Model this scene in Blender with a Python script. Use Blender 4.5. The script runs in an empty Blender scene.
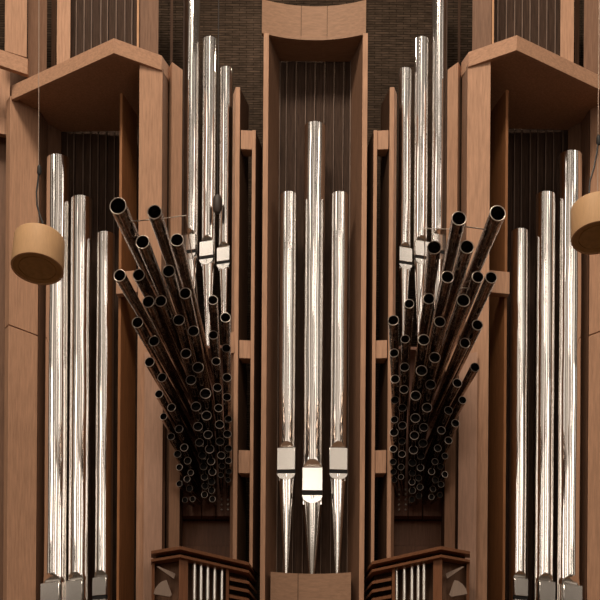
import bpy, bmesh, math, random
from mathutils import Vector, Matrix
random.seed(7)
R = math.radians
sc = bpy.context.scene
COL = sc.collection
# ------------------------------------------------------------------ camera
U = 0.007            # metres per reference unit on the organ's front plane
F = 1270.0           # camera distance in the same units
PX, PY = 326.0, 900.0
ROLL = R(0.4)
EYE = 1.6
cam_d = bpy.data.cameras.new('camera'); cam = bpy.data.objects.new('camera', cam_d); COL.objects.link(cam)
cam_d.sensor_width = 36; cam_d.sensor_fit = 'HORIZONTAL'; cam_d.lens = 36*F/600
cam_d.shift_x = (300-PX)/600; cam_d.shift_y = (PY-300)/600
cam.location = (0, -F*U, EYE)
cam.rotation_euler = (Matrix.Rotation(R(90), 3, 'X') @ Matrix.Rotation(ROLL, 3, 'Z')).to_euler()
cam_d.clip_end = 200
sc.camera = cam
# ------------------------------------------------------------------ world
w = bpy.data.worlds.new('world'); sc.world = w; w.use_nodes = True
w.node_tree.nodes['Background'].inputs[0].default_value = (1.0, .72, .5, 1)
w.node_tree.nodes['Background'].inputs[1].default_value = 0.06
# ------------------------------------------------------------------ hall lights and added fill
def area(name, loc, target, sx, sy, power, col):
    l = bpy.data.lights.new(name, 'AREA'); l.shape = 'RECTANGLE'; l.size = sx; l.size_y = sy
    l.energy = power; l.color = col
    o = bpy.data.objects.new(name, l); COL.objects.link(o); o.location = loc
    d = Vector(target)-Vector(loc); o.rotation_euler = d.to_track_quat('-Z', 'Y').to_euler()
    return o
WARM = (1, .87, .74)
RR = 11.5
for az, wd, segs in ((-65, .9, ((6.2, 9.5, 1.6), (9.8, 16, 1.1))),
                     (-45, 2.4, ((6.9, 9.6, 2.8), (9.9, 12.0, 1.7), (12.4, 14.2, 2.6), (14.6, 15.6, 1.2))),
                     (-21, .8, ((5.4, 9.0, 2.0), (9.4, 12.6, 1.2), (13.0, 15.6, 1.9))),
                     (-3, 1.6, ((5.3, 8.6, 2.4), (8.9, 10.6, 1.5), (11.0, 12.2, 2.8), (12.6, 14.2, 1.4), (14.5, 16.9, 2.2))),
                     (12, .6, ((5.5, 10, 1.5), (10.5, 12.3, 3.0), (12.9, 16, 1.3))),
                     (25, 1.2, ((5.4, 9.2, 2.0), (9.6, 13.0, 2.2), (13.5, 15.4, 1.6))),
                     (46, 2.4, ((6.9, 9.6, 2.8), (9.9, 12.0, 1.7), (12.4, 14.2, 2.6), (14.6, 15.6, 1.2))),
                     (66, .9, ((6.2, 9.5, 1.6), (9.8, 16, 1.1)))):
    a = R(az)
    for z0, z1, k in segs:
        k = k*.5 if k < 2 else k*1.2
        h = z1-z0; zc = (z0+z1)/2
        area('hall_light', (RR*math.sin(a), -RR*math.cos(a), zc), (0, 0, zc), wd, h, k*math.pi*wd*h, WARM)
area('hall_fill', (0, -13, 9), (0, 0, 8), 24, 10, .24*math.pi*240, (1, .82, .66))  # added unseen fill panel: grey tone for the tin, soft light on wood
area('bridge_light', (-1.5, -6.5, 14.5), (0, 0, 5.0), 6, 2.0, 1150, (1, .85, .68))
area('wall_glow_light', (-.62, .30, 8.5), (-.62, .95, 6.6), .25, .1, 7, WARM)  # both wall lights are added, unseen, for the glow on the back wall
area('wall_glow_light', (.62, .30, 8.5), (.62, .95, 6.6), .25, .1, 3.5, WARM)
sc.view_settings.view_transform = 'Standard'; sc.view_settings.look = 'None'
sc.view_settings.exposure = 0.0; sc.view_settings.gamma = 1; sc.view_settings.use_curve_mapping = False

# ------------------------------------------------------------------ geometry helpers
def P(px, py, d=0.0):
    xc, yc = px-PX, PY-py
    k = (F+d)/F*U
    c, s = math.cos(ROLL), math.sin(ROLL)
    return Vector(((xc*c-yc*s)*k, d*U, EYE+(xc*s+yc*c)*k))
def XY(px, d, yr=300):
    v = P(px, yr, d); return (v.x, v.y)
def Zt(px, py, d): return P(px, py, d).z
TOPZ = 8.6
def link(name, bm, mat, parent=None, sharp=32):
    me = bpy.data.meshes.new(name)
    bmesh.ops.remove_doubles(bm, verts=bm.verts, dist=1e-6)
    bmesh.ops.recalc_face_normals(bm, faces=bm.faces)
    bm.to_mesh(me); bm.free()
    me.materials.append(mat)
    me.polygons.foreach_set('use_smooth', [True]*len(me.polygons))
    me.set_sharp_from_angle(angle=R(sharp))
    o = bpy.data.objects.new(name, me); COL.objects.link(o)
    if parent is not None:
        o.parent = parent
        o.matrix_parent_inverse = Matrix.Translation(-parent.location)
    return o
def tag(o, label=None, cat=None, group=None, kind=None):
    if label: o['label'] = label
    if cat: o['category'] = cat
    if group: o['group'] = group
    if kind: o['kind'] = kind
    return o
def thing(name, label, cat, loc, group=None):
    o = bpy.data.objects.new(name, None); COL.objects.link(o); o.location = loc
    o.empty_display_size = .05
    return tag(o, label, cat, group)
def prism(bm, plan, z0, z1):
    """plan: world xy list; z0/z1 floats or lists"""
    n = len(plan)
    za = z0 if isinstance(z0, (list, tuple)) else [z0]*n
    zb = z1 if isinstance(z1, (list, tuple)) else [z1]*n
    a = [bm.verts.new((p[0], p[1], za[i])) for i, p in enumerate(plan)]
    b = [bm.verts.new((p[0], p[1], zb[i])) for i, p in enumerate(plan)]
    bm.faces.new(a[::-1]); bm.faces.new(b)
    for i in range(n):
        j = (i+1) % n
        bm.faces.new((a[i], a[j], b[j], b[i]))
def band(bm, line, thick, z0, z1):
    """wall following an open plan line, given thickness away from the viewer"""
    back = [(p[0]+thick[0], p[1]+thick[1]) for p in line] if isinstance(thick, tuple) else [(p[0], p[1]+thick) for p in line]
    ext = lambda z: list(z)+list(z)[::-1] if isinstance(z, (list, tuple)) else z
    prism(bm, list(line)+back[::-1], ext(z0), ext(z1))
def tube(bm, rings, seg=24, cap0=True, cap1=True):
    """rings: (centre, radius, axis)"""
    vs = []
    for c, r, ax in rings:
        ax = Vector(ax).normalized()
        u = ax.cross(Vector((1, 0, 0)) if abs(ax.x) < .9 else Vector((0, 1, 0))).normalized(); v = ax.cross(u)
        vs.append([bm.verts.new(Vector(c)+u*r*math.cos(2*math.pi*i/seg)+v*r*math.sin(2*math.pi*i/seg)) for i in range(seg)])
    for a, b in zip(vs, vs[1:]):
        for i in range(seg):
            j = (i+1) % seg; bm.faces.new((a[i], a[j], b[j], b[i]))
    if cap0: bm.faces.new(vs[0][::-1])
    if cap1: bm.faces.new(vs[-1])
def wire(bm, pts, r, seg=8):
    rings = []
    for i, p in enumerate(pts):
        a = pts[max(i-1, 0)]; b = pts[min(i+1, len(pts)-1)]
        rings.append((p, r, Vector(b)-Vector(a)))
    tube(bm, rings, seg)
def bevel(o, wd=.0015):
    m = o.modifiers.new('bevel', 'BEVEL'); m.width = wd; m.segments = 1; m.limit_method = 'ANGLE'; return o

# ------------------------------------------------------------------ materials
def nodes(name):
    m = bpy.data.materials.new(name); m.use_nodes = True
    nt = m.node_tree; b = nt.nodes['Principled BSDF']; return m, nt, b
def ramp(nt, c0, c1, p0=.3, p1=.7):
    r = nt.nodes.new('ShaderNodeValToRGB'); e = r.color_ramp.elements
    e[0].position = p0; e[0].color = (*c0, 1); e[1].position = p1; e[1].color = (*c1, 1); return r
def noise(nt, scale, mapscale, detail=4, rough=.55):
    tc = nt.nodes.new('ShaderNodeTexCoord'); mp = nt.nodes.new('ShaderNodeMapping'); mp.inputs['Scale'].default_value = mapscale
    n = nt.nodes.new('ShaderNodeTexNoise'); n.inputs['Scale'].default_value = scale; n.inputs['Detail'].default_value = detail; n.inputs['Roughness'].default_value = rough
    oi = nt.nodes.new('ShaderNodeObjectInfo'); ad = nt.nodes.new('ShaderNodeVectorMath'); ad.operation = 'ADD'
    nt.links.new(tc.outputs['Object'], ad.inputs[0]); nt.links.new(oi.outputs['Random'], ad.inputs[1])
    nt.links.new(ad.outputs[0], mp.inputs['Vector']); nt.links.new(mp.outputs[0], n.inputs['Vector']); return n
def wood(name, c, var=.22, rough=.62, horiz=False):
    m, nt, b = nodes(name)
    n = noise(nt, 9, (1.5, 9, 9) if horiz else (9, 9, .7), 6, .62)
    lo = tuple(x*(1-var) for x in c); hi = tuple(x*(1+var) for x in c)
    r = ramp(nt, lo, hi, .32, .68)
    nt.links.new(n.outputs['Fac'], r.inputs[0]); nt.links.new(r.outputs[0], b.inputs['Base Color'])
    b.inputs['Roughness'].default_value = rough
    b.inputs['Specular IOR Level'].default_value = .2 if max(c) > .1 else .06
    return m
def metal(name, c, rough, bump=0.0, var=0.0, dist=.01, mapping=(14, 14, 1.6)):
    m, nt, b = nodes(name)
    b.inputs['Metallic'].default_value = 1; b.inputs['Roughness'].default_value = rough
    b.inputs['Base Color'].default_value = (*c, 1)
    n = noise(nt, 1.0, mapping, 0, .4)
    if var:
        r = ramp(nt, tuple(x*(1-var) for x in c), tuple(min(1, x*(1+var)) for x in c), .35, .65)
        nt.links.new(n.outputs['Fac'], r.inputs[0]); nt.links.new(r.outputs[0], b.inputs['Base Color'])
    if bump:
        bp = nt.nodes.new('ShaderNodeBump'); bp.inputs['Strength'].default_value = bump; bp.inputs['Distance'].default_value = dist
        nt.links.new(n.outputs['Fac'], bp.inputs['Height']); nt.links.new(bp.outputs[0], b.inputs['Normal'])
    return m
def plain(name, c, rough=.6, metallic=0):
    m, nt, b = nodes(name)
    n = noise(nt, 30, (1, 1, 1), 2)
    r = ramp(nt, tuple(x*.85 for x in c), tuple(x*1.1 for x in c))
    nt.links.new(n.outputs['Fac'], r.inputs[0]); nt.links.new(r.outputs[0], b.inputs['Base Color'])
    b.inputs['Roughness'].default_value = rough; b.inputs['Metallic'].default_value = metallic
    return m
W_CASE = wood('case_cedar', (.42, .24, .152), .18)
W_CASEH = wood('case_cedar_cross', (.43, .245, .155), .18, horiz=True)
W_NICHE_SHADE = wood('niche_cedar_shaded', (.30, .175, .11), .15, horiz=True)  # case cedar darkened: weaker light on header and pedestal put into the colour
W_PLANK = wood('pinkish_plank', (.43, .26, .185), .14)
W_EDGE = wood('cedar_edge', (.48, .26, .14), .12)
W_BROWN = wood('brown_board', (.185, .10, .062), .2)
W_ORANGE = wood('orange_cedar', (.27, .115, .045), .2)
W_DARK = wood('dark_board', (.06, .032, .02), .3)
W_SLAT = wood('dark_slat', (.05, .029, .020), .35, .6)
W_BATTEN = wood('batten', (.15, .10, .075), .3, .6)
W_CONS = wood('console_wood', (.2, .085, .042), .2, .4)
W_CONSH = wood('console_wood_cross', (.2, .085, .042), .2, .4, horiz=True)
W_FIN = wood('fin_wood', (.26, .19, .15), .1, .55)
M_PIPE = metal('polished_tin', (.93, .90, .87), .11, .7, 0, .012, (6, 6, 3.0))
M_LIP = metal('lip_tin', (.95, .92, .88), .22)
M_SMALL = metal('small_pipe_tin', (.97, .95, .9), .32)
M_HORN = metal('horn_bronze', (.33, .27, .235), .2, .12, .3, .01, (40, 40, 40))
M_RIM = metal('horn_rim', (.62, .52, .44), .3)
nt_ = M_RIM.node_tree; oi_ = nt_.nodes.new('ShaderNodeObjectInfo'); rr_ = ramp(nt_, (.13, .10, .08), (.72, .62, .54), .1, .95)
nt_.links.new(oi_.outputs['Random'], rr_.inputs[0]); nt_.links.new(rr_.outputs[0], nt_.nodes['Principled BSDF'].inputs['Base Color'])
M_BLACK = plain('inside_shade', (.006, .005, .005), .9)  # black painted in for the shade inside slots and bores
M_ROD = metal('rod_metal', (.45, .38, .32), .35)
M_CABLE = plain('cable_black', (.01, .009, .009), .5)
M_STEELWIRE = metal('hanging_wire', (.35, .27, .22), .5)
M_LAMP = wood('lamp_drum', (.57, .35, .185), .06, .5)
M_LAMPIN = plain('lamp_inside', (.42, .25, .09), .7)
M_CHEST = wood('chest_wood', (.17, .085, .058), .3)
M_FLOOR = wood('floor_wood', (.16, .09, .05), .2, .5, horiz=True)

def cloth():
    m, nt, b = nodes('acoustic_cloth')
    tc = nt.nodes.new('ShaderNodeTexCoord'); mp = nt.nodes.new('ShaderNodeMapping')
    mp.inputs['Rotation'].default_value = (R(90), 0, 0)
    br = nt.nodes.new('ShaderNodeTexBrick')
    br.inputs['Color1'].default_value = (.047, .031, .021, 1); br.inputs['Color2'].default_value = (.032, .021, .014, 1)
    br.inputs['Mortar'].default_value = (.014, .009, .006, 1)
    br.inputs['Scale'].default_value = 1; br.inputs['Brick Width'].default_value = .11; br.inputs['Row Height'].default_value = .019
    br.inputs['Mortar Size'].default_value = .0028
    nt.links.new(tc.outputs['Object'], mp.inputs[0]); nt.links.new(mp.outputs[0], br.inputs[0])
    n = noise(nt, 8, (1.2, 1, 9), 5, .7)
    r = ramp(nt, (.35, .35, .35), (1.5, 1.5, 1.5), .3, .7)
    mx = nt.nodes.new('ShaderNodeMix'); mx.data_type = 'RGBA'; mx.blend_type = 'MULTIPLY'; mx.inputs[0].default_value = 1
    nt.links.new(n.outputs['Fac'], r.inputs[0])
    nt.links.new(br.outputs[0], mx.inputs[6]); nt.links.new(r.outputs[0], mx.inputs[7])
    nt.links.new(mx.outputs[2], b.inputs['Base Color']); b.inputs['Roughness'].default_value = .85; b.inputs['Specular IOR Level'].default_value = .05
    return m
M_CLOTH = cloth()

# ------------------------------------------------------------------ the setting
bm = bmesh.new(); prism(bm, [(-4.6, -10.5), (4.6, -10.5), (4.6, 1.6), (-4.6, 1.6)], -.1, 0)
tag(link('floor', bm, M_FLOOR), kind='structure')
bm = bmesh.new(); y0 = 130*U; prism(bm, [(-4.6, y0), (4.6, y0), (4.6, y0+.1), (-4.6, y0+.1)], 0, TOPZ)
tag(link('wall_back', bm, M_CLOTH), kind='structure')

def slat_wall(name, x0, x1, d, py_top, n, label, py_bot=None, batt=1.0):
    """dark boards with pale battens over the joints"""
    cx, cy = XY((x0+x1)/2, d)
    t = thing(name, label, 'slatted panel', (cx, cy, 0 if py_bot is None else Zt((x0+x1)/2, py_bot, d)))
    zt = TOPZ if py_top is None else Zt((x0+x1)/2, py_top, d)
    zb = 0 if py_bot is None else Zt((x0+x1)/2, py_bot, d)
    a = XY(x0, d); b = XY(x1, d)
    bm = bmesh.new()
    wd = (b[0]-a[0])/n
    for i in range(n):
        q0 = a[0]+i*wd+.002; q1 = a[0]+(i+1)*wd-.002
        oy = random.uniform(-.004, .004)
        prism(bm, [(q0, a[1]+oy), (q1, a[1]+oy), (q1, a[1]+.03), (q0, a[1]+.03)], zb, zt-random.uniform(0, .02))
    link('slat_panel', bm, W_SLAT, t)
    bm = bmesh.new()
    for i in range(1, n):
        q = a[0]+i*wd+random.uniform(-.006, .006); hw = .0035*batt
        prism(bm, [(q-hw, a[1]-.016), (q+hw, a[1]-.016), (q+hw, a[1]-.005), (q-hw, a[1]-.005)], zb, zt-.01)
    link('batten', bm, W_BATTEN, t)
    return t

# ------------------------------------------------------------------ case woodwork
def board(name, mat, plan, top, label, cat='board', parent=None, bot=None, group=None):
    """vertical board: plan [(px,d)...]; top = (px,py,d) or None; bot likewise"""
    bm = bmesh.new()
    pts = [XY(*q) for q in plan]
    zt = TOPZ if top is None else Zt(*top)
    zb = 0 if bot is None else Zt(*bot)
    prism(bm, pts, zb, zt)
    o = link(name, bm, mat, parent)
    if parent is None: tag(o, label, cat, group)
    elif label: o['label'] = label
    return o

SIDES = (('left', 1), ('right', -1))
for side, s in SIDES:
    def m(px, M=627.0): return px if s == 1 else M-px
    def pl(*q, M=627.0):
        return [(m(a, M), d) for a, d in q]
    other = 'right' if side == 'left' else 'left'
    dy = 0 if s == 1 else -3
    # --- canopy with its posts: one joined piece of casework
    c = XY(m(75), 30)
    t = thing('organ_canopy', f'{side} peaked cedar canopy over three tall silver pipes, on wide plank posts', 'canopy', (c[0], c[1], 0))
    fl = [(m(10), 33), (m(112), -40), (m(160), -15), (m(167), 0)]
    zt = Zt(m(112), 38+dy, -40); zb = Zt(m(112), 53+dy, -40)
    line = [XY(*q) for q in fl]
    bm = bmesh.new(); band(bm, line, .035, zb, zt)
    bevel(link('fascia', bm, W_CASEH, t))
    bm = bmesh.new()
    pp = [(p[0], p[1]+.03) for p in line]+[XY(m(167), 60), XY(m(120), 92), XY(m(40), 95), XY(m(14), 60)]
    prism(bm, pp, zb+.03, zb+.05)
    link('soffit', bm, W_CASE, t)
    # outer post, in two lengths of board with a joint
    zj = Zt(m(23), 330, 45)
    for a, b in ((0, zj-.004), (zj+.004, zb+.03)):
        bm = bmesh.new()
        prism(bm, [XY(m(9), 33), XY(m(38), 58), XY(m(37), 66), XY(m(5), 42)], a, b)
        bevel(link('outer_post', bm, W_CASE, t))
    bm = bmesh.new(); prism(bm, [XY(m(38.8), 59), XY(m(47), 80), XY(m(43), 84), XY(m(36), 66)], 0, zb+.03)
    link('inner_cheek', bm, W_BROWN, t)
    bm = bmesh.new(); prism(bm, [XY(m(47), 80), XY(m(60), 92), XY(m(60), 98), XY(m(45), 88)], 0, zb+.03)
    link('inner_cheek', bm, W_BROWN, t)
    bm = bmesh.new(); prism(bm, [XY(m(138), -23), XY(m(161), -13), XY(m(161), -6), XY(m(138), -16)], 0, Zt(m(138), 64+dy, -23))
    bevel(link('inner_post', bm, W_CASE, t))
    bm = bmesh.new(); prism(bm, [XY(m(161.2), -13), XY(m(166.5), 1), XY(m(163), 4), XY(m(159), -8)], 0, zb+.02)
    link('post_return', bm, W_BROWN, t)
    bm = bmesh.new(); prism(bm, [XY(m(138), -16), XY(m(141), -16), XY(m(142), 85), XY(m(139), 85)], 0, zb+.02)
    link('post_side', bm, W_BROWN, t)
    pk = [(144.2, -24), (162.5, -17), (162.5, -14), (144.2, -20.5)]
    Mk = 627 if s == 1 else 621
    bm = bmesh.new(); prism(bm, [XY(m(a_, Mk), d_, 450) for a_, d_ in pk], 0, Zt(m(153, Mk), 352, -24))
    bevel(link('front_plank', bm, W_PLANK, t))
    # slats behind the canopy pipes and above the canopy
    slat_wall('slatted_panel', *sorted((m(58), m(138))), 97, 114+dy, 10, f'dark slatted panel behind the three tall pipes under the {side} canopy', batt=1.0)
    slat_wall('slatted_panel', *sorted((m(66), m(139))), 75, None, 9, f'dark slatted panel rising behind the peak of the {side} canopy', py_bot=98, batt=1.1)
    # divider board
    board('divider_board', W_ORANGE, pl((118.5, 8), (121, 8), (136, 44), (133.5, 46), M=625.5), (m(119), 93+dy, 8),
          f'orange-brown divider board between the {side} canopy pipes and the canopy inner post')
    a = XY(m(120, 625.5), 2); 
    bm = bmesh.new(); prism(bm, [XY(m(116, 625.5), 0), XY(m(137.5, 625.5), -4), XY(m(137.5, 625.5), 6), XY(m(118, 625.5), 7)], Zt(m(128), 294, 0), Zt(m(128), 272, 0))
    tag(bevel(link('cross_block', bm, W_CASE)), f'short pale cedar block crossing the divider board behind the {side} horn cluster', 'wood block')
    # pale board beside the inner post
    board('narrow_post', W_CASE, pl((167.5, 8), (170.5, 0), (181, 12), (181, 22), (168, 18)), (m(171), 62, 0),
          f'narrow pale cedar post just inside the {side} canopy', 'post')
    board('niche_cheek', W_DARK, pl((181.5, 16), (183, 20), (186, 120), (182, 120)), (m(181), -60, 16),
          f'dark side board at the outer edge of the {side} horn niche', 'board')
    # upper boards above the canopy
    board('upper_board', W_BROWN, pl((26, 50), (45, 62), (45, 70), (26, 60)), None, f'brown upper board above the outer end of the {side} canopy', bot=(m(30), 102, 60))
    board('upper_board', W_DARK, pl((49.5, 70), (54, 66), (54, 75), (49.5, 78)), None, f'thin dark upright strip beside the black slit above the {side} canopy', bot=(m(50), 102, 60))
    board('upper_board', W_CASE, pl((55, 60), (68.5, 60), (68.5, 68), (55, 68)), None, f'pale upper board left of the slats above the {side} canopy' if s == 1 else 'pale upper board right of the slats above the right canopy', bot=(m(60), 102, 60))
    board('upper_board', W_EDGE, pl((135, 50), (137, 50), (137, 70), (135, 70)), None, f'thin bright edge strip standing above the inner slope of the {side} canopy', bot=(m(136), 102, 60))
    board('upper_board', W_BROWN, pl((137.5, 54), (156.5, 58), (156.5, 66), (137.5, 62)), None, f'wide brown upper board above the inner post of the {side} canopy', bot=(m(145), 102, 60))
    board('upper_board', W_DARK, pl((168.5, 60), (171, 60), (171, 70), (168.5, 70)), None, f'thin dark strip above the narrow post of the {side} horn niche', bot=(m(170), 400, 60))
    # ladder frame beside the centre niche
    c = XY(m(243), 20)
    t = thing('ladder_frame', f'cedar ladder frame of two rails and blocks between {side} horn cluster and centre niche', 'frame', (c[0], c[1], 0))
    zL = P(m(180)-3.0*(s < 0)*2, 547.5, -70).z-.0005+.001; zA = Zt(m(236), 87, 0); zB = Zt(m(253), 130, 0)
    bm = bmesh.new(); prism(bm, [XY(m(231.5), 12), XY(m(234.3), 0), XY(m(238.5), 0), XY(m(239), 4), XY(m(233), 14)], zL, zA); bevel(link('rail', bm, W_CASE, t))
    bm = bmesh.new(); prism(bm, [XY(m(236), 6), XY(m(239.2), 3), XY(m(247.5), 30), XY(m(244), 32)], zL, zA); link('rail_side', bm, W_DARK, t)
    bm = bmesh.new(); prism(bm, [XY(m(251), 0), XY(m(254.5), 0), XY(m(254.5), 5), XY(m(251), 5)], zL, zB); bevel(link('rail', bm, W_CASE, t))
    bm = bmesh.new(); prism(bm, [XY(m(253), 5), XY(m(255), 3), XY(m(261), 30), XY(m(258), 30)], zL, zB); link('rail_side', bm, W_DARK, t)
    for ya, yb in ((130, 149), (340, 358), (450, 473)):
        bm = bmesh.new(); prism(bm, [XY(m(239.6), 1), XY(m(251), 2), XY(m(251), 14), XY(m(242.5), 14)], Zt(m(245), yb, 1), Zt(m(245), ya, 1))
        bevel(link('block', bm, W_CASE, t))
    bm = bmesh.new(); prism(bm, [XY(m(229.5), 2), XY(m(235), -1), XY(m(235), 2.6), XY(m(230), 6)], Zt(m(233), 353, 0), Zt(m(233), 332, 0))
    bevel(link('cleat', bm, W_CASE, t))
    # wood below the horns
    bm = bmesh.new(); prism(bm, [XY(m(176), 56), XY(m(232), 56), XY(m(232), 64), XY(m(176), 64)], 0, Zt(m(205), 546, 56))
    prism(bm, [XY(m(176), 59), XY(m(232), 59), XY(m(232), 64), XY(m(176), 64)], Zt(m(205), 545, 56), Zt(m(205), 505, 56))
    tag(link('backing_board', bm, W_CONS), f'plain brown panel below the {side} horn cluster, above the side console', 'panel')
    board('lower_board', W_BROWN, pl((171, 30), (178, 44), (178, 50), (170, 40)), (m(172), 440, 35), f'brown upright board at the outer foot of the {side} horn cluster')

# outermost bits beyond the canopies
board('upper_board', W_CASE, [(3, 30), (25, 40), (25, 50), (3, 40)], None, 'pale cedar board in the top left corner of the photo', bot=(14, 54, 35))
board('upper_board', W_BROWN, [(613, 30), (602, 40), (602, 50), (624, 40)], None, 'brown board high beyond the right canopy', bot=(610, 54, 35))
bm = bmesh.new()
p0, p1 = XY(-30, 0), XY(26, 28)
prism(bm, [p0, p1, (p1[0], p1[1]+.04), (p0[0], p0[1]+.04)], Zt(0, 66, 15), Zt(0, 50, 15))
tag(bevel(link('corner_fascia', bm, W_CASEH)), 'short cedar fascia at the top left corner, beyond the left canopy', 'fascia')
bm = bmesh.new(); prism(bm, [XY(-30, 60), XY(30, 75), XY(30, 82), XY(-30, 70)], 0, Zt(0, 60, 60))
tag(link('wall_left', bm, W_BROWN), kind='structure')
bm = bmesh.new(); prism(bm, [XY(655, 60), XY(596, 75), XY(596, 82), XY(655, 70)], 0, TOPZ)
tag(link('wall_right', bm, W_BROWN), kind='structure')
bm = bmesh.new(); prism(bm, [XY(-30, 40), XY(8.5, 52), XY(8.5, 58), XY(-30, 46)], Zt(0, 131, 45), Zt(0, 60, 45))
tag(link('pale_panel', bm, W_CASE), 'pale panel under the corner fascia at the left edge', 'panel')

# ------------------------------------------------------------------ centre niche
c = XY(314, 20)
t = thing('centre_niche', 'tall cedar centre niche with curved header framing three silver pipes', 'niche', (c[0], c[1], 0))
def arc(x0, x1, d0, sag, n=14):
    out = []
    for i in range(n+1):
        f = i/n; out.append((x0+(x1-x0)*f, d0+sag*(1-(2*f-1)**2)))
    return out
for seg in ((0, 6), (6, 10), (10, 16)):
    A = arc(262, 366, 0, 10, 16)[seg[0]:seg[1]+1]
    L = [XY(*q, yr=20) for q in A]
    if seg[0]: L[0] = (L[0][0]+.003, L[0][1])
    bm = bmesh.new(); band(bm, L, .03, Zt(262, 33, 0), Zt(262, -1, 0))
    link('header_panel', bm, W_NICHE_SHADE, t)
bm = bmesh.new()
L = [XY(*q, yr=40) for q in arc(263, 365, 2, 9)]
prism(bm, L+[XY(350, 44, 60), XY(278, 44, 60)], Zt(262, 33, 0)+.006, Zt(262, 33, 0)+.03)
link('soffit', bm, W_NICHE_SHADE, t)
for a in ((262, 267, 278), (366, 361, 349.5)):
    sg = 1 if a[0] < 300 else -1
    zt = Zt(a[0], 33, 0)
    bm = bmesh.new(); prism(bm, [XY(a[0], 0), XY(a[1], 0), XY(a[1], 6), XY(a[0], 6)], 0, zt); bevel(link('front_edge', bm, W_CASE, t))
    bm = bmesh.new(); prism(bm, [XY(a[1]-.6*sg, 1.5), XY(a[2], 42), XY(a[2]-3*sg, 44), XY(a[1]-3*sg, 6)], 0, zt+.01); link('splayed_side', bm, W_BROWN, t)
    bm = bmesh.new(); prism(bm, [XY(a[2], 41), XY(a[2]+1*sg, 41), XY(a[2]+1*sg, 44), XY(a[2], 44)], 0, zt); link('edge_bead', bm, W_BATTEN, t)
slat_wall('slatted_panel', 276, 352, 46, 58, 8, 'dark slatted back panel of the centre niche behind its three pipes', batt=.7)
# pedestal
c = XY(311, 10)
t = thing('pedestal', 'cedar pedestal with a concave front below the three centre pipes', 'pedestal', (c[0], c[1], 0))
zt = Zt(311, 573, 6)
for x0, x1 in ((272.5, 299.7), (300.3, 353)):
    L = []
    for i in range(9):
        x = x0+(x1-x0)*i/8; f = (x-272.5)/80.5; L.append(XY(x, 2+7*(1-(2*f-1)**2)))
    bm = bmesh.new(); prism(bm, L+[XY(x1, 40), XY(x0, 40)], 0, zt); link('front_panel', bm, W_NICHE_SHADE, t)

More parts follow.
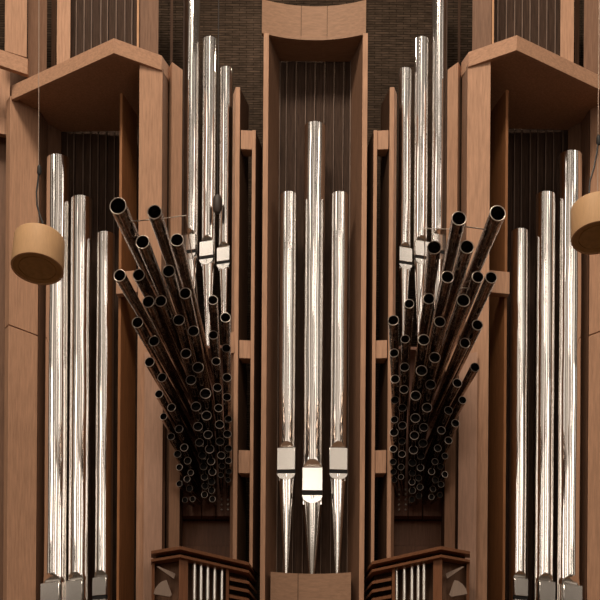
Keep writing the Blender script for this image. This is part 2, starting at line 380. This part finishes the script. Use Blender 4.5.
# ------------------------------------------------------------------ flue pipes
def flue(name_label, group, px_top, py_top, px_m, py_arch, r, d, az=0, foot=None, boxw=1.1, lip=2.0):
    """speaking pipe: body with pressed mouth, upper lip, lower lip, slot, cone foot"""
    M_top = P(px_top, py_top, d-r); M_m = P(px_m, py_arch, d-r); M_c = P((px_top+px_m)/2+.5, 300, d)
    cx = M_c.x; cy = M_c.y
    k = (F+d)/F*U; r = r*k
    za = M_m.z; zt = M_top.z
    h_arch = r*.75; lipH = r*lip; slot = r*.45; low = r*.72
    z_lip0 = za-h_arch            # top of the flat lip
    z_lip1 = z_lip0-lipH
    z_slot = z_lip1-slot
    z_low = z_slot-low
    zfoot = foot if foot is not None else z_low-2
    t = thing('organ_pipe', name_label, 'organ pipe', (cx, cy, zfoot), group)
    rot = Matrix.Rotation(az, 3, 'Z')
    def put(bm):
        for v in bm.verts: v.co = rot @ v.co + Vector((cx, cy, 0))
        return bm
    # body
    bm = bmesh.new(); seg = 56
    zs = [zt+0.0]
    nb = 10
    zs = [zt-(zt-za-.02)*i/nb for i in range(nb+1)]+[za-(h_arch)*i/10 for i in range(11)]+[z_lip1, z_slot, z_low]
    rings = []
    for z in zs:
        ring = []
        for i in range(seg):
            a = 2*math.pi*i/seg; x = r*math.cos(a); y = r*math.sin(a)
            if z < za:
                xa = .86*r*math.sqrt(max(0, 1-(1-min(1, (za-z)/h_arch))**2)); y = max(y, -math.sqrt(r*r-xa*xa))
            ring.append(bm.verts.new((x, y, z)))
        rings.append(ring)
    for a, b in zip(rings, rings[1:]):
        for i in range(seg):
            j = (i+1) % seg; bm.faces.new((a[i], b[i], b[j], a[j]))
    # open top: rim and inside
    ri = r*.93
    inn = [bm.verts.new((ri*math.cos(2*math.pi*i/seg), ri*math.sin(2*math.pi*i/seg), zt)) for i in range(seg)]
    inn2 = [bm.verts.new((ri*math.cos(2*math.pi*i/seg), ri*math.sin(2*math.pi*i/seg), zt-.25)) for i in range(seg)]
    for i in range(seg):
        j = (i+1) % seg
        bm.faces.new((rings[0][i], rings[0][j], inn[j], inn[i])); bm.faces.new((inn[i], inn[j], inn2[j], inn2[i]))
    bm.faces.new(inn2); bm.faces.new(rings[-1][::-1])
    link('pipe_body', put(bm), M_PIPE, t, 20)
    w2 = r*boxw
    # upper lip plate
    bm = bmesh.new(); prism(bm, [(-w2, -r*.92), (w2, -r*.92), (w2, -r*.5), (-w2, -r*.5)], z_lip1, z_lip0)
    bevel(link('upper_lip', put(bm), M_LIP, t), .002)
    bm = bmesh.new(); prism(bm, [(-w2*.98, -r*.86), (w2*.98, -r*.86), (w2*.98, -r*.45), (-w2*.98, -r*.45)], z_slot, z_lip1)
    link('slot_shade', put(bm), M_BLACK, t)  # black block stands in for the shade in the open mouth gap
    # lower lip: half-round plate
    bm = bmesh.new(); pts = []
    for i in range(13):
        a = math.pi+math.pi*i/12; pts.append((w2*math.cos(a), z_slot+low*math.sin(a)))
    f = [bm.verts.new((p[0], -r*.92, p[1])) for p in pts]; b = [bm.verts.new((p[0]*.9, -r*.4, p[1])) for p in pts]
    bm.faces.new(f); bm.faces.new(b[::-1])
    for i in range(13):
        j = (i+1) % 13; bm.faces.new((f[i], f[j], b[j], b[i]))
    link('lower_lip', put(bm), M_LIP, t, 25)
    # foot
    bm = bmesh.new()
    tube(bm, [((0, 0, z_slot-.002), r*.94, (0, 0, -1)), ((0, 0, z_low-r*.3), r*.90, (0, 0, -1)), ((0, 0, zfoot), r*.27, (0, 0, -1))], 36)
    link('pipe_foot', put(bm), M_PIPE, t, 25)
    return t
zped = Zt(311, 573, 6)+.0005
G = 'three pipes of the centre niche'
flue('left silver pipe of the three in the centre niche', G, 288.5, 191, 286.5, 441, 8.4, 11, R(-4), zped, 1.07, 2.6)
flue('tallest silver pipe in the middle of the centre niche', G, 315, 121, 311.5, 459, 10.8, 15, 0, zped, .93, 2.1)
flue('right silver pipe of the three in the centre niche', G, 339.5, 191, 337.5, 441, 8.4, 11, R(4), zped, 1.07, 2.6)
G = 'tall pipes under the left canopy'
flue('tallest silver pipe under the left canopy, behind the left hanging drum lamp', G, 60, 154, 55, 573, 12.3, 55, R(-22), Zt(57, 680, 55), .88)
flue('middle silver pipe of three under the left canopy', G, 82.5, 195, 79, 572, 10.8, 50, R(-22), Zt(80, 680, 50), .88)
flue('shortest silver pipe under the left canopy, beside the divider board', G, 106, 231, 104, 570, 9, 45, R(-22), Zt(105, 680, 45), .88)
G = 'tall pipes under the right canopy'
flue('tallest silver pipe under the right canopy, beside the right hanging drum lamp', G, 569.5, 150, 567.5, 575, 12.3, 55, R(22), Zt(569, 680, 55), .88)
flue('middle silver pipe of three under the right canopy', G, 545, 191, 543, 573, 10.3, 50, R(22), Zt(545, 680, 50), .88)
flue('shortest silver pipe under the right canopy, beside the divider board', G, 519, 228, 518.5, 571, 8.8, 45, R(22), Zt(518, 680, 45), .88)
# plinths carrying the side pipes
for x0, x1, lb in ((47, 137, 'left'), (490, 582, 'right')):
    bm = bmesh.new(); prism(bm, [XY(x0, 36), XY(x1, 30), XY(x1, 80), XY(x0, 80)], 0, Zt((x0+x1)/2, 680, 50)-.001)
    tag(link('pipe_plinth', bm, W_BROWN), f'brown plinth under the three tall {lb} canopy pipes', 'plinth')

ZCH = Zt(209, 346, 20)
G = 'silver pipes above the left horn cluster'
flue('tall silver pipe running out of the top, above the left horn cluster', G, 190.3, -30, 189.5, 228, 7.8, 27, R(-16), ZCH, 1.0)
flue('middle silver pipe of three above the left horn cluster', G, 208.3, 36, 207.3, 235, 7.3, 26, R(-16), ZCH, 1.0)
flue('shortest silver pipe of three above the left horn cluster, by the ladder frame', G, 225, 66, 224, 241.5, 6.8, 25, R(-16), ZCH, 1.0)
G = 'silver pipes above the right horn cluster'
flue('tall silver pipe running out of the top, above the right horn cluster', G, 438.5, -30, 436, 228, 7.8, 27, R(16), ZCH, 1.0)
flue('middle silver pipe of three above the right horn cluster', G, 420.5, 36, 418, 235, 7.3, 26, R(16), ZCH, 1.0)
flue('shortest silver pipe of three above the right horn cluster, by the ladder frame', G, 404, 67, 402, 242, 6.8, 25, R(16), ZCH, 1.0)

# ------------------------------------------------------------------ wind chests
for side, s in SIDES:
    def m(px, M=627.0): return px if s == 1 else M-px
    c = XY(m(208), 50)
    zb = Zt(m(208), 516, 42)
    t = thing('wind_chest', f'dark wooden wind chest carrying the {side} horn cluster', 'wind chest', (c[0], c[1], zb))
    for i, (a, b) in enumerate(((184, 202.5), (203.5, 217), (218, 231.5))):
        bm = bmesh.new(); prism(bm, [XY(m(a), 42), XY(m(b), 42), XY(m(b), 54), XY(m(a), 54)], zb, ZCH-.02)
        bevel(link('rack_board', bm, M_CHEST, t))
    bm = bmesh.new(); prism(bm, [XY(m(182.5), 21), XY(m(231), 17), XY(m(231), 100), XY(m(182.5), 100)], ZCH-.02, ZCH-.0005)
    link('chest_top', bm, M_CHEST, t)
    bm = bmesh.new(); prism(bm, [XY(m(184), 54), XY(m(231), 54), XY(m(231), 98), XY(m(184), 98)], zb, ZCH-.02)
    link('chest_body', bm, W_DARK, t)
    for cxn in (221.5, 228):
        for j in range(5):
            q = P(m(cxn), 490+j*5, 42)
            bm = bmesh.new(); tube(bm, [((q.x, q.y+.001, q.z), .008, (0, -1, 0)), ((q.x, q.y-.012, q.z), .0065, (0, -1, 0)), ((q.x, q.y-.016, q.z), .003, (0, -1, 0))], 10)
            link('peg', bm, M_ROD, t)

# ------------------------------------------------------------------ horn pipes
HL = {
 'outermost': (194, [(118,206,9),(119.7,275.5,6.5),(137.5,322.5,6),(149.5,362,5.3),(159,394,4.5),(163.5,416.5,4),(171,436.5,4),(177.5,454,4),(179.3,467.3,3.5),(179.3,483.7,3.3),(184.9,500,3)]),
 'second outer': (202, [(142.5,242,7.3),(138.7,275,6.5,-8),(148.3,301.7,6.5),(154,341,5.7),(162,377.5,5),(171.5,407.5,4.5),(179,429,4.4),(184.2,447.5,4.2),(187.6,460.7,4),(190.7,472.7,3.3),(187,479,3.6),(189.4,488.5,3.6),(192.6,499,3)]),
 'third outer': (208.5, [(154.5,212,7.7),(168.8,271,6.7),(160.8,301,6.2),(178.8,320,6.2),(185.9,353.5,5.6),(191,380,5.5),(196,406.5,5.3),(198,426.5,5),(199.5,442.4,4.5),(202.4,455.4,4.2),(203.5,466.5,4),(204.5,477,3.8),(205,486,3.5),(204.5,494.6,3.4)]),
 'third inner': (215, [(177,240,7),(185.2,293.3,6.3),(193.5,331,6),(198,367.5,6),(205.5,393.5,5.8),(206.5,415.5,5.3),(208,434.6,4.8),(209.6,449,4.8),(211,461.3,4.2),(212.4,472,4),(211.5,481.5,3.8),(211.5,490.3,3.6),(212.4,499,3.3)]),
 'second inner': (221.5, [(212.8,300,5.3),(213.3,335,5),(216.2,361.3,4.7),(217.5,387.5,4.7),(218.6,408,4.5),(219.6,424.5,4.8),(220,441.5,4.6),(221.3,455.3,4.2),(222.0,466,3.4),(220.8,475,3)]),
 'innermost': (228, [(225.5,317.5,5.5),(226.3,348.2,4.8),(227,377.5,4.8),(227,397,4.5),(228.4,419,4),(227.3,434,4.4),(228.5,448.5,4),(228.5,460.5,3.6),(229,471.3,3.2),(228,480,2.8)]),
}
HR = {
 'innermost': (397, [(393.3,320.3,5.8),(394.1,353,4.9),(395,379,4.8),(395,400,4.4),(394.4,419.6,4),(394,432.3,4.5),(393.3,448.8,4),(393,461.6,3.6),(393.4,471.6,3.4),(394.4,480,3)]),
 'second inner': (403.5, [(409.2,303.8,5.2),(405.2,339,4.8),(404.6,367,5),(404,389.4,4.8),(402.4,407.6,4.4),(402.4,425.4,4.5),(402,441.2,4),(402,454,4),(401,467,3.5),(401,477,3)]),
 'third inner': (410, [(428.8,298.7,6.2),(423.7,339.8,6.2),(421.6,370.6,6),(415.6,395.6,5.5),(415.4,418,5.2),(414.4,435.4,4.8),(413.5,449.8,4.8),(412.4,462.6,4.2),(412.4,473,3.7),(412,482,3.4),(412.4,490.5,3.6),(412,499.5,3.2)]),
 'third outer': (416.5, [(434.2,247.6,7.5),(447.5,277,6.7),(439.8,321.7,6),(434.8,357.5,6),(430.6,384.6,5.6),(427,407.6,5.3),(423.8,427.3,4.7),(423,443.2,4.7),(421,456,4.2),(420.4,467.6,3.8),(418.6,478,3.4),(420,487,3.5),(418.8,496,3.3)]),
 'second outer': (423, [(459,218.5,7.8),(467,247,7.4),(463.3,300.4,7),(465,343,5.6),(457.4,383,5),(448.6,410.4,4.6),(441.4,430.2,4.4),(437.8,448.2,4),(435,461.6,3.6),(431.6,471.5,3.6),(435.4,480,3.5),(433,489,3.2),(431.4,497,3.1)]),
 'outermost': (431, [(497.8,213.3,8.5),(477.8,277,6.3,-8),(491.2,277.5,6.3,6),(477.5,325,5.8),(475,367.3,5),(462.6,400,4.3),(455.5,423.2,4.3),(448.6,440.4,4.1),(445,456,3.5),(440.4,466.5,3.4),(445,474.4,3.4),(441,484.4,3.4),(440,495,2.8)]),
}
ORD = ['topmost', 'second', 'third', 'fourth', 'fifth', 'sixth', 'seventh', 'eighth', 'ninth', 'tenth', 'eleventh', 'twelfth', 'thirteenth', 'fourteenth']
def horn(mx, my, r, bx, label, group, dby=0):
    by = .45*my+281+dby
    L = math.hypot(bx-mx, by-my)
    fwd = 1.5*L+14
    dm = 40-fwd
    A = P(bx, by, 43); B = P(mx, my, dm)
    ax = (B-A).normalized()
    k = (F+dm)/F*U; R0 = r*k*.98; R1 = R0*.36
    t = thing('horn_pipe', label, 'organ pipe', tuple(A), group)
    bm = bmesh.new()
    tip = B+ax*0
    inn = (B-A).length*.5
    seg = 28 if r > 4 else 18
    tube(bm, [(A, R1, ax), (B-ax*.001, R0*.97, ax), (B, R0*.86, ax), (B-ax*inn, R0*.62, ax)], seg)
    link('resonator', bm, M_HORN, t, 60)
    bm = bmesh.new()
    rt = max(R0*.062, .0015)
    rings = []
    n = 8
    vs = []
    u = ax.cross(Vector((1, 0, 0))).normalized(); v = ax.cross(u)
    for i in range(seg):
        a = 2*math.pi*i/seg; dr = u*math.cos(a)+v*math.sin(a)
        vs.append([bm.verts.new(B+dr*(R0-rt+rt*math.cos(2*math.pi*j/n))+ax*(rt*math.sin(2*math.pi*j/n))) for j in range(n)])
    for i in range(seg):
        i2 = (i+1) % seg
        for j in range(n):
            j2 = (j+1) % n; bm.faces.new((vs[i][j], vs[i2][j], vs[i2][j2], vs[i][j2]))
    link('rim', bm, M_RIM, t, 180)
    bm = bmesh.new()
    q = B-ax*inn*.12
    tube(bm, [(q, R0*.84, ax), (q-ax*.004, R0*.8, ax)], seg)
    link('bore_shade', bm, M_BLACK, t)  # black plug stands in for the shade deep inside the horn
for side, H in (('left', HL), ('right', HR)):
    for cname, (bx, lst) in H.items():
        for i, (x, y, r, *ex) in enumerate(lst):
            size = 'Large' if r > 6.4 else 'Medium' if r > 4.9 else 'Small' if r > 3.7 else 'Tiny'
            o_ = 'lowest' if i == len(lst)-1 else 'topmost' if i == 0 else ORD[i]+' from top'
            horn(x, y, r, bx, f'{size.lower()} bronze horn pipe, {o_} in {cname} column of {side} cluster',
                 f'horn pipes of the {side} cluster', *ex)

# stay rods holding the longest horns
def rod(pts, r, label, mat=M_ROD, name='stay_rod', cat='rod'):
    bm = bmesh.new(); wire(bm, [P(*p) for p in pts], r*U, 8)
    return tag(link(name, bm, mat), label, cat)
rod([(130, 221.5, -240), (152, 219.5, -220)], .45, 'thin pale stay rod between the two highest left horns')
rod([(162, 218.5, -218), (186, 215.5, -60)], .4, 'thin stay rod running inward from the second left horn')
rod([(186, 215, -60), (189, 238, -40), (194, 265, -10), (197, 292, 20), (199, 318, 41)], .5, 'thin upright stay rod behind the upper left horns')
rod([(141, 283, -163), (158, 287, -130), (163, 300, -100), (172, 349, -20), (186, 392, 41)], .45, 'bent stay rod low among the left horns')
rod([(461, 226, -204), (486, 229.5, -222)], .45, 'thin pale stay rod between the two highest right horns')
rod([(424, 228.5, -60), (452, 229, -204)], .4, 'thin stay rod running inward from the upper right horns')
rod([(424, 228, -60), (425, 250, -40), (424, 268, -20), (420, 300, 10), (416, 335, 41)], .5, 'thin upright stay rod behind the upper right horns')
rod([(453, 288, -131), (476, 288, -150)], .4, 'short level stay rod among the upper right horns')
rod([(453, 288, -131), (449, 310, -90), (441, 355, -20), (434, 400, 41)], .45, 'bent stay rod low among the right horns')

# ------------------------------------------------------------------ side consoles
def offs(line, k, M):   # shift a plan line of (px,d) backwards
    return [(a, d+k) for a, d in line]
for side, s in SIDES:
    M = 621.0
    def m(px): return px if s == 1 else M-px
    c = XY(m(200), 0)
    t = thing('side_console', f'{side} projecting console with moulded cornice, louvres and white pipes', 'console', (c[0], c[1], 0))
    line = [(m(151), -53), (m(180), -70), (m(249), -14), (m(257), 28)]
    inner = [(m(154), -44), (m(180), -60), (m(247), -6), (m(253), 28)]
    def slab(name, pyc, th, ln, back, mat=W_CONSH):
        z1 = Zt(m(180), pyc, -70); z0 = z1-th*U
        bm = bmesh.new()
        pf = [XY(*q, yr=560) for q in ln]
        for i in range(len(ln)-1):
            b0 = XY(ln[i][0]+(back if s == 1 else -back)*(0 if i < 2 else -1), ln[i][1]+14, 560); b1 = XY(ln[i+1][0]+(back if s == 1 else -back)*(0 if i+1 < 2 else -1), ln[i+1][1]+14, 560)
            prism(bm, [pf[i], pf[i+1], b1, b0], z0, z1)
        bevel(link(name, bm, mat, t))
    slab('cornice', 546, 3.2, line, 2)
    slab('cornice', 554.5, 2.6, line, 2)
    lower = [(m(153), -48), (m(180), -64), (m(248), -10), (m(255), 28)]
    # dark core between the cornices
    bm = bmesh.new(); band(bm, [XY(*q, yr=560) for q in [(m(156), -42), (m(180), -56), (m(246), -4), (m(252), 28)]], .05, Zt(m(180), 556, -70), Zt(m(180), 549.5, -70))
    link('cornice_core', bm, W_DARK, t)
    # cap board
    bm = bmesh.new(); prism(bm, [XY(m(153), -45), XY(m(180), -60), XY(m(246), -8), XY(m(252), 29), XY(m(232), 29), XY(m(184), 29), XY(m(168), 20)], Zt(m(180), 547.5, -70)-.012, Zt(m(180), 547.5, -70))
    link('cap_board', bm, W_CONS, t)
    zc = Zt(m(180), 557, -70)
    # corner post
    bm = bmesh.new(); prism(bm, [XY(m(179), -66, 580), XY(m(188), -60, 580), XY(m(187), -52, 580), XY(m(178.5), -57, 580)], 0, zc)
    bevel(link('corner_post', bm, W_CONS, t))
    bm = bmesh.new(); prism(bm, [XY(m(151.5), -49, 580), XY(m(154.5), -51, 580), XY(m(155), -42, 580), XY(m(152), -40, 580)], 0, zc)
    bevel(link('end_post', bm, W_CONS, t))
    bm = bmesh.new(); prism(bm, [XY(m(153), -40, 580), XY(m(179), -52, 580), XY(m(179), -46, 580), XY(m(153), -34, 580)], 0, zc)
    link('side_panel', bm, W_BROWN, t)
    bm = bmesh.new(); prism(bm, [XY(m(188), -46, 580), XY(m(247), 0, 580), XY(m(247), 5, 580), XY(m(188), -41, 580)], 0, zc)
    link('recess_panel', bm, W_DARK, t)
    bm = bmesh.new(); prism(bm, [XY(m(226), -30, 580), XY(m(229), -27, 580), XY(m(229), -18, 580), XY(m(226), -20, 580)], 0, zc)
    link('mullion', bm, W_CONS, t)
    bm = bmesh.new(); prism(bm, [XY(m(188), -60, 580), XY(m(229), -28, 580), XY(m(229), -12, 580), XY(m(188), -44, 580)], 0, Zt(m(205), 690, -50))
    link('pipe_shelf', bm, W_CONS, t)
    # louvres at the inner corner
    for j in range(9):
        pyc = 562.5+j*8.6
        ln = [(m(229.5), -27.5), (m(249), -13), (m(257), 28)]
        z1 = Zt(m(249), pyc+17, -14); z0 = z1-2.6*U
        bm = bmesh.new(); pf = [XY(*q, yr=580) for q in ln]
        bk = [XY(m(229.5), -17, 580), XY(m(244), -4, 580), XY(m(250), 28, 580)]
        for i in range(2): prism(bm, [pf[i], pf[i+1], bk[i+1], bk[i]], [z0-.012, z0-.012, z0+.018, z0+.018], [z1-.012, z1-.012, z1+.018, z1+.018])
        link('louvre', bm, W_CONSH, t)
    # wooden fins on the side panel
    def fin(pts, d, label):
        bm = bmesh.new()
        f = [bm.verts.new(P(m(a), b, d)) for a, b in pts]; g = [bm.verts.new(P(m(a), b, d)+Vector((0, .012, 0))) for a, b in pts]
        n = len(pts); bm.faces.new(f); bm.faces.new(g[::-1])
        for i in range(n): j = (i+1) % n; bm.faces.new((f[i], f[j], g[j], g[i]))
        tag(bevel(link('fin', bm, W_FIN, t)), label)
    fin([(156.5, 566.5), (159, 566.5), (175.5, 573.5), (174, 579)], -58, 'pale grey-brown wedge-shaped fin')
    fin([(153.3, 594), (155, 588.5), (158.5, 584), (162.5, 581), (166.5, 580), (172, 594.5), (170, 597)], -58, 'pale grey-brown quarter-round fin')
    xs = ((194.4, 562.8), (200.9, 564), (207.6, 565.2), (214.5, 566.6), (221.9, 567.8)) if s == 1 else ((424.3, 562.5), (418.5, 564.3), (412.2, 565.6), (404.6, 567), (396.8, 568))
    names = ['outermost', 'second from the outside', 'middle', 'second from the inside', 'innermost']
    for (x, y), nm in zip(xs, names):
        x0 = m(x) if s == 1 else x
        xx = x if s == 1 else M-x
        d = -53+(xx-190)*(.81)
        T = P(x, y, d); zb = Zt(m(205), 690, -50)+.0005
        bm = bmesh.new(); rr = 1.75*U
        tube(bm, [((T.x, T.y, zb), rr*.3, (0, 0, 1)), ((T.x, T.y, zb+.15), rr, (0, 0, 1)), ((T.x, T.y, T.z), rr, (0, 0, 1)), ((T.x, T.y, T.z), rr*.8, (0, 0, 1)), ((T.x, T.y, T.z-.03), rr*.8, (0, 0, 1))], 24)
        tag(link('small_organ_pipe', bm, M_SMALL), f'thin white-shining pipe, {nm} of five in the {side} console', 'organ pipe', f'thin pipes in the {side} console')

# ------------------------------------------------------------------ hanging drum lamps
def drum(cx, cy_mid, d, side, wirepts, cablepts):
    k = (F+d)/F*U
    C = P(cx, cy_mid, d); r = 26.2*k
    H = 33*k; z0 = C.z; z1 = C.z+H
    TL = Matrix.Translation(C) @ Matrix.Rotation(R(-8), 4, 'X') @ Matrix.Rotation(R(2 if side == 'left' else -2), 4, 'Y') @ Matrix.Translation(-C)
    t = thing('drum_lamp', f'{side} tan drum-shaped hanging lamp, seen from below', 'hanging lamp', (C.x, C.y, z0))
    seg = 64
    bm = bmesh.new()
    tube(bm, [((C.x, C.y, z1), r*.25, (0, 0, -1)), ((C.x, C.y, z1), r*.92, (0, 0, -1)), ((C.x, C.y, z1-.006), r*.95, (0, 0, -1)), ((C.x, C.y, z0+.004), r, (0, 0, -1)), ((C.x, C.y, z0), r*.99, (0, 0, -1)), ((C.x, C.y, z0), r*.92, (0, 0, -1)), ((C.x, C.y, z0+.02), r*.9, (0, 0, -1))], seg, True, False)
    bmesh.ops.transform(bm, matrix=TL, verts=bm.verts)
    link('drum_shade', bm, M_LAMP, t)
    bm = bmesh.new()
    tube(bm, [((C.x, C.y, z0+.02), r*.91, (0, 0, -1)), ((C.x, C.y, z0+.004), r*.91, (0, 0, -1)), ((C.x, C.y, z0+.004), r*.72, (0, 0, -1)), ((C.x, C.y, z0+.009), r*.71, (0, 0, -1)), ((C.x, C.y, z0+.009), r*.69, (0, 0, -1)), ((C.x, C.y, z0+.004), r*.68, (0, 0, -1))], seg, True, True)
    bmesh.ops.transform(bm, matrix=TL, verts=bm.verts)
    link('underside', bm, M_LAMPIN, t)
    bm = bmesh.new(); wire(bm, [P(a, b, d) for a, b in wirepts], .32*U, 8); link('suspension_wire', bm, M_STEELWIRE, t)
    bm = bmesh.new(); wire(bm, [P(a, b, d+e) for a, b, e in cablepts], .75*U, 8)
    q = P(cablepts[0][0], cablepts[0][1]+2, d+cablepts[0][2]); tube(bm, [((q.x, q.y, q.z-.03), .008, (0, 0, 1)), ((q.x, q.y, q.z-.015), .014, (0, 0, 1)), ((q.x, q.y, q.z+.02), .012, (0, 0, 1)), ((q.x, q.y, q.z+.03), .004, (0, 0, 1))], 12)
    link('power_cable', bm, M_CABLE, t)
drum(37.3, 269, -200, 'left', [(39, -25), (38.5, 225)], [(39.3, 168, -1), (38, 180, -1), (36.5, 192, -1), (37, 205, -1), (39.5, 214, -1), (42.5, 223, -1), (43, 232, -1)])
drum(597.5, 238, -200, 'right', [(599.5, -25), (597.5, 200)], [(598.5, 138, -1), (597, 152, -1), (594, 168, -1), (590, 181, -1), (589, 196, -1)])

# small dark hanging microphone in front of the left flue pipes
c = P(217.3, 204.5, 10)
t = thing('hanging_microphone', 'small dark oval microphone hanging in front of the left silver pipes', 'microphone', tuple(c))
bm = bmesh.new(); k = U
tube(bm, [((c.x, c.y, c.z-8.5*k), 3.2*k, (0, 0, 1)), ((c.x, c.y, c.z-5*k), 4.7*k, (0, 0, 1)), ((c.x, c.y, c.z+5*k), 4.7*k, (0, 0, 1)), ((c.x, c.y, c.z+8.5*k), 3.2*k, (0, 0, 1))], 12)
link('microphone_body', bm, plain('dark_plastic', (.03, .02, .016), .6), t)
bm = bmesh.new(); wire(bm, [(c.x, c.y, TOPZ), (c.x, c.y, c.z+8*k)], .4*U, 8); link('cable', bm, M_CABLE, t)
